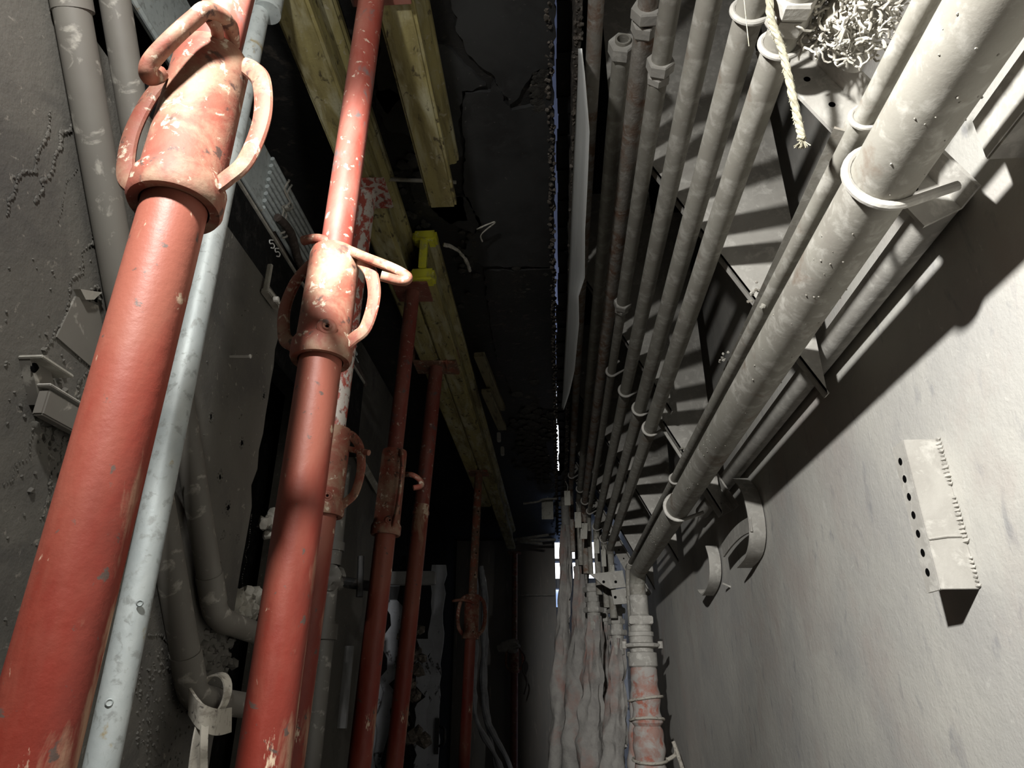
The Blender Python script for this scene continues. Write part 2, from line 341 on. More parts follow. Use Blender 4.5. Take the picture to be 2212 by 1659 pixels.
# wall bracket of square steel on the left
t = thing('wall_bracket', atX(95, 890, XL), 'dusty steel bracket with a bolt hole jutting from the sooty left wall', 'bracket')
bm = B(); q = [atX(x, y, XL) for x, y in ((40, 775), (80, 768), (100, 870), (62, 875))]; prism(bm, q, (.014, 0, 0)); obj('back_plate', bm, 'conduit', t)
bm = B(); p = atX(78, 858, XL+.014); box(bm, p+Vector((0, .0, -.022)), p+Vector((.014, .30, .010)), .002); obj('arm', bm, 'conduit', t)
bm = B(); p = atX(78, 855, XL+.014); box(bm, p+Vector((-.012, -.004, .0115)), p+Vector((.017, .30, .0145)), .001); obj('lit_top_strip', bm, 'dust_light', t)  # paler strip: light falling on the arm's top put into its colour
bm = B(); lump(bm, atX(75, 795, XL+.014), .006, 2, (.2, 1, 1)); obj('bolt_hole', bm, 'hole', t)
bm = B(); p = atX(40, 775, XL); box(bm, p+Vector((0, -.002, 0)), p+Vector((.03, .055, .004)), .001); obj('top_lip', bm, 'dust', t)
# nail
bm = B(); p = atX(497, 770, XL); tube(bm, [p, p+Vector((.04, .002, 0))], .0028, 10); tube(bm, [p+Vector((.038, .002, 0)), p+Vector((.04, .002, 0))], .0042, 10)
tag(obj('nail', bm, 'dust_light'), 'single nail sticking out of the sooty left wall with a long shadow', 'nail')
# small hasp in the dark left of second prop
t = thing('wall_hasp', atX(575, 640, XL), 'small dusty metal hasp plate at the broken edge of the left wall', 'hasp')
bm = B(); p = atX(562, 632, XL+.002); box(bm, p, p+Vector((.02, .07, .012)), .002); obj('foot_plate', bm, 'dust', t)
bm = B(); p = atX(566, 628, XL+.005); box(bm, p, p+Vector((.012, .008, .07)), .002); obj('upright', bm, 'dust', t)
for k in range(2):
    bm = B(); tube(bm, [p+Vector((.02, .02+.03*k, -.01)), p+Vector((.03, .02+.03*k, -.01))], .006, 8); obj('bolt', bm, 'dust_light', t)

# ================================================================ LEFT CONDUITS
def pipe_path(bm, pts, r, n=24, jit=0): tube(bm, pts, r, n, True, jit)
def conduit(a, b_, c, label, r=.022):
    Xc = XL+r+.004
    A = atX(*a, Xc); Bp = atX(*b_, Xc); Cp = atX(*c, Xc)
    t = thing('conduit', Bp, label, 'pipe', 'grey conduits slanting down the left wall')
    d = (Bp-A).normalized(); e = (Cp-Bp).normalized()
    bm = B(); tube(bm, [A, Bp-d*.03], r, 28); obj('run', bm, 'conduit', t)
    k = smooth([Bp-d*.045, Bp-d*.02, Bp+(e-d)*.008, Bp+e*.03, Bp+e*.055], 5)
    bm = B(); tube(bm, k, r*1.04, 28); tube(bm, [Bp-d*.085, Bp-d*.03], r*1.1, 28); obj('elbow', bm, 'conduit', t)
    bm = B(); tube(bm, [Bp+e*.05, Bp+e*(Cp-Bp).length], r, 28); obj('outlet', bm, 'conduit', t)
    return t, A, d
t, A, d = conduit((150, -8), (418, 1508), (560, 1528), 'nearer grey conduit slanting down the left wall, its elbow wrapped by webbing')
bm = B(); tube(bm, [atX(158, 25, XL+.026)-d*.2, atX(158, 25, XL+.026)], .0245, 28); obj('socket', bm, 'conduit', t)
conduit((247, -8), (467, 1335), (640, 1400), 'farther grey conduit slanting down the left wall, its elbow bare', .0205)
# webbing strap
t = thing('webbing_strap', atX(430, 1560, XL+.06), 'frayed pale webbing strap knotted around the conduit elbow and hanging down', 'strap')
cpt = atX(440, 1500, XL+.035)
bm = B()
lp = [cpt+Vector((.026*math.cos(a), .010*math.sin(a*1)+.03, .036*math.sin(a)-.004)) for a in [i/24*2*PI for i in range(25)]]
ribbon(bm, lp, .022, .003, (.1, 1, .2)); obj('loop', bm, 'webbing', t)
bm = B(); pts = smooth([atX(x, y, X) for x, y, X in ((410, 1515, -.575), (432, 1545, -.545), (465, 1560, -.535), (498, 1555, -.555))], 6)
ribbon(bm, pts, .04, .004, (0, -.35, 1)); obj('knot_tail', bm, 'webbing', t)
bm = B(); pts = smooth([atX(x, y, X) for x, y, X in ((440, 1560, -.55), (432, 1600, -.548), (424, 1660, -.55), (415, 1760, -.55))], 6)
ribbon(bm, pts, .030, .003, (.3, 1, 0)); obj('hanging_tail', bm, 'webbing', t)
bm = B(); pts = smooth([atX(x, y, X) for x, y, X in ((442, 1562, -.54), (440, 1610, -.535), (440, 1660, -.54), (440, 1760, -.54))], 6)
ribbon(bm, pts, .012, .003, (.7, 1, 0)); obj('hanging_tail', bm, 'webbing', t)
# broken masonry under elbows
bm = B()
for i in range(26): lump(bm, atX(random.gauss(520, 26), random.gauss(1310, 14), XL-.02), random.uniform(.01, .022), 2)
for i in range(14): lump(bm, atX(random.gauss(590, 8), random.gauss(1120, 16), XL-.03), random.uniform(.01, .02), 2)
o = obj('mortar_lumps', bm, 'dust', wl); o['kind'] = 'stuff'

# upper-left: cover tray, bundle of thin rods and dark hose
t = thing('cable_tray_cover', P(-.82, .4, 1.18), 'flat pale grey trunking cover high in the left recess behind the nearest prop', 'trunking')
bm = B()
pr = [(-.765, 1.17), (-.76, 1.17), (-.76, 1.36), (-.795, 1.36), (-.795, 1.355), (-.765, 1.355)]
prism(bm, [P(x, .35, z) for x, z in pr], (0, 1.09, 0)); obj('cover', bm, 'galv', t)
bm = B(); tube(bm, [P(-.74, .35, 1.15), P(-.74, 1.47, 1.15)], .006, 10); obj('edge_rod', bm, 'galv', t)
for i in range(8):
    bm = B(); z = 1.185+i*.024; tube(bm, [P(-.755, 1.42, z), P(-.755, 2.35-.02*i, z)], .0065, 10)
    tag(obj('thin_rod', bm, 'galv'), 'thin galvanised rod in the bundle wired together high on the left', 'rod', 'wired bundle of thin rods')
for yy in (1.52, 1.86):
    bm = B()
    for s in (0, .02):
        pts = [P(-.745+.006*math.sin(k*1.6), yy+s+.015*math.sin(k*.9), 1.175+.19*k/14) for k in range(15)]
        tube(bm, smooth(pts, 3), .003, 7)
    lump(bm, P(-.742, yy+.01, 1.27), .010, 1)
    tag(obj('binding_wire', bm, 'dust'), 'twisted binding wire around the thin rod bundle, %s' % ('nearer of the two' if yy < 1.7 else 'farther of the two'), 'wire', 'binding wires')
bm = B(); tube(bm, smooth([P(-.78, 1.47, 1.16), P(-.765, 1.56, 1.14), P(-.77, 1.75, 1.10), P(-.78, 2.0, 1.13), P(-.80, 2.5, 1.12)], 8), .024, 14, jit=.15, jf=60)
tag(obj('dark_hose', bm, 'hose'), 'thick dark brown furry hose sagging under the wired rod bundle', 'hose')
bm = B(); tube(bm, smooth([P(-.735, 1.47, 1.19), P(-.73, 1.55, 1.20), P(-.735, 1.68, 1.16), P(-.74, 2.0, 1.165), P(-.76, 2.5, 1.16)], 8), .012, 12, jit=.15, jf=60)
tag(obj('dark_cable', bm, 'hose'), 'thinner dark cable lying against the furry brown hose', 'cable')
bm = B(); box(bm, P(-.712, .9, 1.068), P(-.70, 2.3, 1.076)); tag(obj('support_strip', bm, 'dust'), 'thin grey metal strip under the brown hose on the left', 'strip')
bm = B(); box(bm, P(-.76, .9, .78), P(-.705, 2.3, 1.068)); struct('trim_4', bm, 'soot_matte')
# chalk digits 55 on the dark face
def chalk(cx, cy, s):
    seg = [(.5, 1), (-.4, 1), (-.5, .2), (.2, .25), (.5, -.3), (.1, -.9), (-.5, -.8)]
    b = B(); tube(b, smooth([atX(cx+a*s*.9+b_*-.25*s, cy-b_*s, -.703) for a, b_ in seg], 5), .0016, 6); return b
t = None
for k, (x, y) in enumerate(((588, 528), (600, 546))):
    tag(obj('chalk_digit', chalk(x, y, 9), 'chalk'), 'white chalk 5 written on the sooty recess, %s' % ('upper left of the pair' if k == 0 else 'lower right of the pair'), 'writing', 'chalk digits 55')

# ================================================================ PROPS
def prop(low, d, high, zc0, label, m_out='red', m_in='red_worn', m_col='rust', ro=.0302, ri=.0242, chh=.195, top=ZC-.2, rcol=None, handles=True, yaw=0, collar=True, head='flat', rivet=True):
    a = atF(*low, d); b_ = atY(*high, a.y); ax = (b_-a).normalized(); ax = -ax if ax.z < 0 else ax
    base = a+ax*((0-a.z)/ax.z); tp = a+ax*((top+H-a.z)/ax.z)
    L = (tp-base).length
    t = bpy.data.objects.new('steel_prop', None); C.objects.link(t); t.matrix_world = frame(base, ax)
    tag(t, label, 'prop', 'red adjustable steel props')
    zc = (zc0+H)/ax.z                                   # collar underside along the axis
    kw = dict(parent=t, local=True)
    bm = B(); box(bm, (-.075, -.075, 0), (.075, .075, .006), .002); obj('base_plate', bm, m_out, **kw)
    n = 40
    bm = B(); lathe(bm, [(ro-.003, .005), (ro, .006), (ro, zc-.01), (ro, zc+.04), (ro-.004, zc+.04), (ro-.004, zc)], n); obj('outer_tube', bm, m_out, **kw)
    hz = L-.008
    if collar:
        rc = rcol or ro+.008
        prof = [(ro+.001, zc+.02), (ro+.002, zc), (rc+.0035, zc-.001), (rc+.006, zc+.004), (rc+.006, zc+.026), (rc+.001, zc+.036), (rc, zc+chh-.008), (rc-.002, zc+chh), (ri+.0035, zc+chh), (ri+.001, zc+chh-.01)]
        bm = B(); lathe(bm, prof, n); col = obj('collar', bm, m_col, **kw)
        if handles:
            for s in (0, PI):
                ang = s+yaw; dx, dy = math.cos(ang), math.sin(ang)
                pf = [(rc-.004, chh-.012), (rc+.008, chh-.02), (rc+.026, chh-.045), (rc+.036, chh*.52), (rc+.028, chh*.26), (rc+.010, .032), (rc-.003, .022)]
                pts = smooth([(dx*r-dy*.004, dy*r+dx*.004, zc+z) for r, z in pf], 7)
                bm = B(); tube(bm, pts, .0085, 12, flat=(.62, 1.25) if abs(dy) < 2 else None); obj('handle', bm, m_col, parent=col, local=True)
        if rivet:
            fa = -1.15; dv = Vector((math.cos(fa), math.sin(fa), 0))
            bm = B(); lathe(bm, [(.0025, .002), (.0035, .0055), (.006, .006), (.0075, .0035), (.011, .0035), (.014, .001), (.015, -.006)], 20, frame(dv*(rc+.003)+Vector((0, 0, zc+.035)), dv)); obj('rivet', bm, m_col, parent=col, local=True)
            bm = B(); lathe(bm, [(0, .002), (.0027, .002)], 12, frame(dv*(rc+.003)+Vector((0, 0, zc+.035)), dv)); obj('rivet_hole', bm, 'hole', parent=col, local=True)
        bm = B(); lathe(bm, [(ri, zc+.05), (ri, hz)], n); obj('inner_tube', bm, m_in, **kw)
    else:
        bm = B(); lathe(bm, [(ro+.001, zc), (ro+.0025, zc+.004), (ro+.0025, zc+.012), (ro+.001, zc+.016)], n); obj('joint_ring', bm, m_out, **kw)
        bm = B(); lathe(bm, [(ro-.001, zc), (ro-.001, hz)], n); obj('upper_tube', bm, m_in, **kw)
    bm = B()
    if head == 'flat': box(bm, (-.06, -.06, hz), (.06, .06, L), .001)
    else:
        box(bm, (-.09, -.06, hz), (.09, .06, L), .001)
        for s in (-1, 1): box(bm, (s*.088-.004, -.06, L), (s*.088+.004, .06, L+.06), .001)
        box(bm, (.05, -.065, hz-.01), (.055, .0, L+.07)); 
    obj('head_plate', bm, m_in if head == 'flat' else 'rust_dark', **kw)
    return t, base, ax, zc
def holes(t, z0, z1, n, r, face=-PI/2+.5):
    for k in range(n):
        z = z0+(z1-z0)*k/(n-1); bm = B(); lump(bm, (0, 0, 0), .0058, 2)
        for v in bm.verts: v.co = Vector((math.cos(face)*(r-.001), math.sin(face)*(r-.001), z))+Vector((v.co.x*.6, v.co.y*.6, v.co.z))
        obj('pin_hole', bm, 'hole', t, local=True)
def pin(t, pts, r=.0062, m='rust', nm='pin_hook'):
    inv = t.matrix_basis.inverted() if True else None
    bm = B(); tube(bm, smooth([inv @ p for p in pts], 6), r, 12); return obj(nm, bm, m, t, local=True)
def up(Y, y): U = 1505-y; return U*.828/(F-U*.377)*Y      # height over the eye of image row y at distance Y
# prop 1: nearest
a = atF(268, 862, .59); Y1 = a.y
p1, b1, a1, z1 = prop((268, 862), .59, (449, 175), up(Y1, 418), 'nearest and thickest red steel prop, at the left beside the galvanised pole', ro=.0305, ri=.0262, rcol=.0385, chh=.205, yaw=-.15, rivet=False)
pin(p1, [atF(x, y, f) for x, y, f in ((500, 120, .78), (496, 55, .735), (450, 22, .70), (420, 40, .69), (370, 85, .675), (325, 135, .67), (322, 165, .675), (345, 160, .70))], .0085)
pin(p1, [atF(x, y, f) for x, y, f in ((455, 40, .71), (468, 62, .72), (470, 90, .74))], .0065, nm='pin_end')
a = atF(686, 825, .966); Y2 = a.y
p2, b2, a2, z2 = prop((686, 825), .966, (794, 60), up(Y2, 768), 'second red steel prop from the left, hooked pin pointing right above its collar', rcol=.0375, chh=.185, yaw=-.25)
pin(p2, [atF(x, y, f) for x, y, f in ((655, 520, 1.06), (690, 516, 1.05), (740, 535, 1.04), (790, 556, 1.02), (850, 580, 1.00), (880, 598, .99), (868, 607, .985), (823, 596, .98))], .0075)
a = atF(709, 1030, 1.56); Y3 = a.y
p3, b3, a3, z3 = prop((709, 1030), 1.56, (786, 474), up(Y3, 1108), 'steel prop with flaked white-and-red upper tube, right behind the second prop', m_in='red_mottled', top=1.27, chh=.205, yaw=-.1, rcol=.039)
pin(p3, [atF(x, y, f) for x, y, f in ((690, 962, 1.62), (730, 965, 1.6), (765, 972, 1.58), (797, 978, 1.56))], .007)
a = atF(888, 663, 2.33); Y4 = a.y
p4, b4, a4, z4 = prop((888, 663), 2.33, (831, 1168), up(Y4, 1152), 'red steel prop with square head plate just below the yellow beam end cap', top=1.27, chh=.26, m_col='rust', yaw=-1.0)
pin(p4, [atF(x, y, f) for x, y, f in ((822, 1035, 2.25), (850, 1035, 2.22), (868, 1026, 2.2), (890, 1026, 2.16), (908, 1038, 2.15), (909, 1050, 2.14), (893, 1054, 2.13))], .0085)
p5, b5, a5, z5 = prop((943, 789), 2.9, (857, 1601), up(2.9*.93, 1125), 'red steel prop with a forked head, without collar, between two collared props', top=1.27, collar=False, head='fork', m_in='red_worn')
a = atF(1033, 1040, 4.25); Y6 = a.y
p6, b6, a6, z6 = prop((1033, 1040), 4.25, (1003, 1640), up(Y6, 1380), 'distant red prop with bent head plate and looped collar in front of hanging plastic film', m_in='rust_dark', top=1.27, chh=.24, ro=.031, rcol=.042, yaw=.1)
holes(p6, z6+.35, z6+1.1, 7, .0242)
pin(p6, [atF(x, y, f) for x, y, f in ((978, 1298, 3.95), (1000, 1296, 3.93), (1022, 1302, 3.9))], .008)
a = atF(1112, 1215, 6.7); Y7 = a.y
p7, b7, a7, z7 = prop((1112, 1215), 6.6, (1110, 1640), up(Y7, 1455), 'farthest steel prop, with rag tied round its collar, near the end wall', m_out='red_worn', m_in='rust_dark', top=1.27, chh=.22, ro=.033, ri=.026, rcol=.042)
holes(p7, z7+.35, z7+1.15, 7, .026)
bm = B()
for i in range(12): lump(bm, atF(1110+random.gauss(0, 11), 1394+random.gauss(0, 5), 6.2), random.uniform(.025, .05), 2, (1.3, .6, .8))
tag(obj('rag', bm, 'cloth'), 'pale rag knotted around the farthest prop above its collar', 'rag')
bm = B(); pts = smooth([atF(x, y, 6.15) for x, y in ((1122, 1400), (1134, 1420), (1128, 1445), (1138, 1470), (1132, 1500))], 5); tube(bm, pts, .007, 7)
tag(obj('black_cord', bm, 'hose'), 'thin dark cord dangling from the rag on the farthest prop', 'cord')
# galvanised pole
a = atF(218, 1659, .78); b_ = atY(565, 0, a.y); ax = (b_-a).normalized(); base = a+ax*(-a.z/ax.z); tp = base+ax*((ZC+H)/ax.z)
t = thing('galvanised_pole', base, 'long galvanised steel pole standing right behind the nearest red prop', 'pole')
bm = B(); tube(bm, [base, tp], .019, 36); obj('tube', bm, 'galv', t)
for y_, s in ((1303, .004), (1518, .0045)):
    q = atY(236 if y_ > 1400 else 302, y_, a.y-.0185); bm = B(); lathe(bm, [(0, .001), (s*.6, .001), (s*.8, .0025), (s, .001), (s*1.1, 0)], 14, frame(q, (EYE-q))); obj('rivet', bm, 'galv', t)
p = base+ax*1.93; q = atY(585, -10, a.y); bm = B(); tube(bm, [q-ax*.05, q+ax*.05], .025, 24); obj('coupler', bm, 'galv', t)

# ================================================================ TIMBER BEAMS
def beam(x0, x1, ya, yb, zb, label, m='timber', dx=0, cap=False, rough_end=False):
    t = thing('timber_beam', P((x0+x1)/2, ya, zb), label, 'beam', 'yellow timber I-beams under the ceiling')
    hgt = ZC-zb; fl = .04; c = .010; xm = (x0+x1)/2
    def sh(pr, name, m_, ya_=ya, yb_=yb, up_=0):
        b = B(); ps = [P(x, ya_, z) for x, z in pr]; prism(b, ps, (dx, yb_-ya_, 0)); bmesh.ops.bevel(b, geom=[e for e in b.edges if abs((e.verts[0].co-e.verts[1].co).normalized().y) > .9 or name == 'lower_flange'], offset=.007, segments=2, affect='EDGES'); obj(name, b, m_, t)
    sh([(x0, zb), (x1, zb), (x1, zb+fl-c), (xm+.02, zb+fl), (xm-.02, zb+fl), (x0, zb+fl-c)], 'lower_flange', m)
    sh([(x0, ZC), (x1, ZC), (x1, ZC-fl+c), (xm+.02, ZC-fl), (xm-.02, ZC-fl), (x0, ZC-fl+c)], 'upper_flange', m)
    sh([(xm-.0135, zb+fl-.004), (xm+.0135, zb+fl-.004), (xm+.0135, ZC-fl+.004), (xm-.0135, ZC-fl+.004)], 'web', m, ya+.01, yb-.01)
    return t
beam(-.547, -.469, -.9, 4.95, 1.27, 'long yellow timber I-beam at the left, running overhead and away beneath the ceiling')
beam(-.337, -.258, -.9, 1.56, 1.27, 'short timber I-beam ending in mid-air to the right of the second prop')
t2 = beam(-.465, -.385, 1.92, 6.55, 1.27, 'timber I-beam with bright yellow end cap, carried by the row of far props', 'timber')
bm = B(); box(bm, P(-.4665, 1.908, 1.268), P(-.3835, 1.965, 1.312), .008); obj('end_cap', bm, 'yellow', t2)
bm = B(); box(bm, P(-.4665, 1.908, 1.428), P(-.3835, 1.965, 1.469), .008); obj('end_cap', bm, 'yellow', t2)
bm = B(); box(bm, P(-.438, 1.905, 1.31), P(-.412, 1.925, 1.43), .002); obj('web_cap', bm, 'yellow', t2)
for (xa, ya_, xb, yb_, w_, l) in ((1035, 772, 1082, 888, .05, 'short grimy plank packed between beam and ceiling, nearer of the two'), (1050, 850, 1085, 930, .05, 'short grimy plank packed between beam and ceiling, farther of the two')):
    zz_ = 1.40 if 'nearer' in l else 1.362; A = atZ(xa, ya_, zz_); Bq = atZ(xb, yb_, zz_); d = (Bq-A).normalized(); s = Vector((d.y, -d.x, 0))
    bm = B(); prism(bm, [A-s*w_/2, A+s*w_/2, Bq+s*w_/2, Bq-s*w_/2], (0, 0, .028)); bmesh.ops.bevel(bm, geom=bm.edges[:], offset=.003, segments=1, affect='EDGES')
    tag(obj('plank', bm, 'timber_dirty'), l, 'plank', 'packing planks beside the beam')
for x, y, l in ((1073, 950, 'nearer'), (1081, 980, 'farther')):
    p = atZ(x, y, 1.39); bm = B(); box(bm, p, p+Vector((.022, .05, .05)), .004); tag(obj('wood_peg', bm, 'dust_light'), 'tiny pale peg beside the timber beam, %s of the pair' % l, 'peg', 'pale pegs beside the beam')
A = atZ(862, 385, ZC-.03); Bq = atZ(915, 392, ZC-.03); bm = B(); tube(bm, [A+Vector((-.05, 0, 0)), Bq+Vector((.1, .01, 0))], .006, 10)
tag(obj('metal_rod', bm, 'dust'), 'thin grey rod spanning between two timber beams near the ceiling', 'rod')
# loop of film/fibre hanging from ceiling
bm = B(); tube(bm, smooth([atZ(x, y, 1.42) for x, y in ((958, 528), (985, 538), (1005, 560), (1016, 585))], 6), .006, 8, jit=.6, jf=90)
tag(obj('plaster_string', bm, 'fibre'), 'loop of pale fibre hanging from the blackened ceiling by the yellow cap', 'fibre')
bm = B(); tube(bm, smooth([atZ(x, y, 1.44) for x, y in ((1030, 495), (1048, 487), (1070, 480), (1040, 506), (1042, 522))], 6), .0025, 6, jit=.6, jf=90)
tag(obj('plaster_thread', bm, 'fibre'), 'thin pale thread stuck to the blackened ceiling', 'fibre')

# ================================================================ RIGHT: SHEET AND PIPE ROW
edge_ = [(105, 1250, 1254), (160, 1249, 1260), (285, 1243, 1270), (400, 1237, 1266), (500, 1232, 1262), (600, 1227, 1263), (640, 1225, 1250), (700, 1222, 1251), (800, 1218, 1240), (850, 1216, 1228), (885, 1213, 1216)]
bm = B(); prev = None
dense = []
for (ya_, la, ra), (yb_, lb, rb_) in zip(edge_, edge_[1:]):
    for k in range(4): f = k/4; dense.append((ya_+(yb_-ya_)*f, la+(lb-la)*f, ra+(rb_-ra)*f))
dense.append(edge_[-1])
for y_, l_, r_ in dense:
    lo = atZ(r_, y_, 1.16); hi = atZ(l_, y_, 1.42)
    row = [bm.verts.new(hi.lerp(lo, v)+Vector((.002*math.sin(v*3+lo.y*4), 0, 0))) for v in (0, .2, .4, .6, .8, 1)]
    if prev:
        for k in range(5): bm.faces.new((prev[k], row[k], row[k+1], prev[k+1]))
    prev = row
me_o = obj('white_sheet', bm, 'white'); md = me_o.modifiers.new('t', 'SOLIDIFY'); md.thickness = .002
tag(me_o, 'smooth white sheet with wavy edge hanging along the ceiling slit', 'sheet')

BR = [(-.78, 0)]
YB = (.75, 2.45, 4.75)
# rows: (X/Z ratio, Z, D, name)
rows = [(rt, 1.56/(1+1.9*(rt-.029)), D) for rt, D in ((.086, .037), (.134, .042), (.168, .044), (.203, .040), (.264, .044), (.333, .047), (.398, .049))]
YEND = [5.0, 4.95, 4.9, 4.85, 4.8, 4.75, 4.7]
labels = ['leftmost dusty pipe of the right-hand row, rusty brown near the top of the photo',
          'dark pipe whose open end with hexagonal nut faces the camera at the top',
          'rusty brown pipe with two stacked nuts at its near end, third from the slit',
          'grey pipe with a hexagonal union nut near the top and another halfway',
          'plain grey pipe between the pipe with union nuts and the one beside it',
          'grey pipe with a top ring clamp and loose thread, second before the flat bar',
          'grey pipe nearest the flat bar, with frayed cream rope hanging at its top clamp']
def uclamp(t, p, r, ax=(0, 1, 0), rb=.005, open_dir=(.85, 0, .53), nm='clamp'):
    o_ = Vector(open_dir).normalized(); ax = Vector(ax); s = ax.cross(o_).normalized(); R = r+rb*.8
    pts = [p+s*R+o_*(r+.035), p+s*R+o_*.012]
    pts += [p+s*R*math.cos(a)-o_*R*math.sin(a) for a in [k/14*PI for k in range(15)]]
    pts += [p-s*R+o_*.012, p-s*R+o_*(r+.035)]
    bm = B(); tube(bm, pts, rb, 10); return obj(nm, bm, 'dust_light', t)
pipes = []
for k, (rt, Z, D) in enumerate(rows):
    X = rt*Z; r = D/2; y0 = -.6; m = 'dust'
    if k == 1: y0 = None
    if k == 0: m = 'dust_rust'
    if k == 2: m = 'dust_rust'
    if k == 1: y0 = atZ(1338, 100, Z).y
    if k == 2: y0 = atZ(1393, 45, Z).y
    ye = YEND[k]
    t = thing('service_pipe', P(X, (max(y0, .5)+ye)/2, Z), labels[k], 'pipe', 'row of dusty service pipes on the right')
    pipes.append((t, X, Z, r))
    if k == 3:
        yn = atZ(1352, 662, Z).y
        bm = B(); tube(bm, [P(X, y0, Z), P(X, yn, Z)], r, 24); obj('near_run', bm, 'dust', t)
        bm = B(); path = [P(X, yn, Z), P(X, ye, Z), P(X, ye+.05, Z-.05), P(X, ye+.06, Z-.12), P(X, ye+.06, Z-.4)]; tube(bm, path, r*.82, 24); obj('far_run', bm, m, t)
        for px, py in ((1432, 145), (1352, 658)):
            yy = atZ(px, py, Z).y; bm = B(); nut(bm, P(X, yy-.02, Z), (0, 1, 0), r*1.45, .028, r*.8, .3); nut(bm, P(X, yy+.014, Z), (0, 1, 0), r*1.25, .02, r*.8, .6); obj('union_nut', bm, 'dust_light', t, sharp=15)
    else:
        bm = B(); tube(bm, [P(X, y0, Z), P(X, (y0+1.6)/2, Z), P(X, ye, Z), P(X, ye+.03, Z-.01), P(X, ye+.055, Z-.035), P(X, ye+.06, Z-.12), P(X, ye+.06, Z-.45)], r, 24, cap=(k not in (1,))); obj('run', bm, m, t)
    if k == 1:
        bm = B(); nut(bm, P(X, y0-.012, Z), (0, 1, 0), r*1.5, .034, r*.68, .25); obj('end_nut', bm, 'dust_light', t, sharp=15)
        bm = B(); lathe(bm, [(r*.62, -.014), (r*.82, -.014), (r*.82, .01), (r*.62, .01)], 24, frame(P(X, y0-.005, Z), (0, 1, 0)), True); obj('end_ring', bm, 'dust', t)
        bm = B(); lathe(bm, [(0, 0), (r*.66, 0)], 24, frame(P(X, y0+.05, Z), (0, 1, 0))); obj('bore', bm, 'hole', t)
    if k == 2:
        for dy, rr in ((-.004, 1.45), (.03, 1.3)):
            bm = B(); nut(bm, P(X, y0+dy-.03, Z), (0, 1, 0), r*rr, .028, r*.7, dy*9); obj('end_nut', bm, 'dust_light', t, sharp=15)
        bm = B(); tube(bm, [P(X, -.3, Z), P(X, y0-.02, Z)], r*.9, 20); obj('stub', bm, m, t)
    if k == 6:
        yy = atZ(1700, 40, Z).y
        for dy, rr in ((-.012, 1.30), (-.042, 1.42)):
            bm = B(); nut(bm, P(X, yy+dy, Z), (0, 1, 0), r*rr, .026, r*.7, .2+dy*3); obj('union_nut', bm, 'dust_light', t, sharp=15)
    for j, px in enumerate({3: ((1327, 808), (1268, 1108)), 4: ((1350, 850), (1286, 1142)), 5: ((1612, 38), (1378, 890), (1302, 1168)), 6: ((1683, 112), (1404, 933), (1312, 1202)), 0: ((1229, 1030),), 1: ((1245, 1060),), 2: ((1258, 1086),)}[k]):
        yy = atZ(*px, Z-r*.6).y; uclamp(t, P(X, yy, Z), r if not (k == 3) else r*.82)

# flat bar / angle running in front
A = (.485*.86, .86)
A0 = atZ(1815, 280, .775); A1 = atZ(1484, 985, .775)
t = thing('flat_bar', A0, 'rough grey flat bar running alongside the pipes, before the thin pipe', 'bar')
bm = B(); d = (A1-A0)
prism(bm, [A0+Vector((-.009, 0, .003)), A0+Vector((.007, 0, -.004)), A0+Vector((.016, 0, .018)), A0+Vector((.012, 0, .02)), A0+Vector((.005, 0, .001)), A0+Vector((-.007, 0, .007))], d); obj('angle', bm, 'dust', t)
for px in ((1640, 640), (1570, 780), (1480, 975)):
    q = atZ(*px, .778); bm = B()
    for i in range(9): lump(bm, q+Vector((random.gauss(-.012, .004), random.gauss(0, .02), random.gauss(0.004, .004))), .004, 1)
    obj('weld', bm, 'dust', t)
A0 = atZ(1455, 1035, .775); A1 = atZ(1368, 1230, .775)
bm = B(); prism(bm, [A0+Vector((-.010, 0, .003)), A0+Vector((.008, 0, -.004)), A0+Vector((.014, 0, .012)), A0+Vector((-.006, 0, .01))], A1-A0)
tag(obj('flat_bar', bm, 'dust'), 'farther short length of grey flat bar beside the elbow of the big pipe', 'bar')
# thin pipe
Z9, X9, r9 = .739, .739*.606, .0155
ye = atZ(1392, 1215, Z9).y
t = thing('thin_pipe', P(X9, 2, Z9), 'thin grey pipe running directly beside the big pipe and turning down', 'pipe')
bm = B(); tube(bm, smooth([P(X9, -.5, Z9), P(X9, 1, Z9), P(X9, ye-.1, Z9), P(X9-.01, ye, Z9-.02), P(X9-.02, ye+.03, Z9-.12), P(X9-.02, ye+.03, Z9-.7)], 6), r9, 20); obj('run', bm, 'dust', t)
for px in ((1857, 268), (1468, 1040), (1372, 1218)):
    uclamp(t, P(X9, atZ(*px, Z9-.01).y, Z9), r9, rb=.004)
yy = atZ(1660, 650, Z9).y; bm = B(); lump(bm, P(X9-.012, yy, Z9-.012), .006, 2); obj('nick', bm, 'dust', t)
# big pipe
Z10, X10, r10 = .65, .65*.712, .045
ye = atZ(1412, 1232, Z10).y
t = thing('big_pipe', P(X10, 2, Z10), 'thickest dusty pipe, crossing the upper right and bending down into the wrapped sleeve', 'pipe')
bm = B(); tube(bm, [P(X10, -.6, Z10), P(X10, .5, Z10), P(X10, ye-.05, Z10), P(X10-.005, ye, Z10-.01), P(X10-.008, ye+.05, Z10-.07), P(X10-.008, ye+.05, Z10-.45)], r10, 40); obj('run', bm, 'dust', t)
bm = B()
for i in range(170):
    a_ = random.uniform(PI*.9, PI*2); yy = random.uniform(.4, 3.2); lump(bm, P(X10+math.cos(a_)*r10, yy, Z10+math.sin(a_)*r10), random.uniform(.0008, .0022), 1)
o = obj('paint_drips', bm, 'dust', t); o['kind'] = 'stuff'
for px in ((1885, 420), (1478, 1112)):
    uclamp(t, P(X10, atZ(*px, Z10-.03).y, Z10), r10, rb=.0068, open_dir=(1, 0, .35))
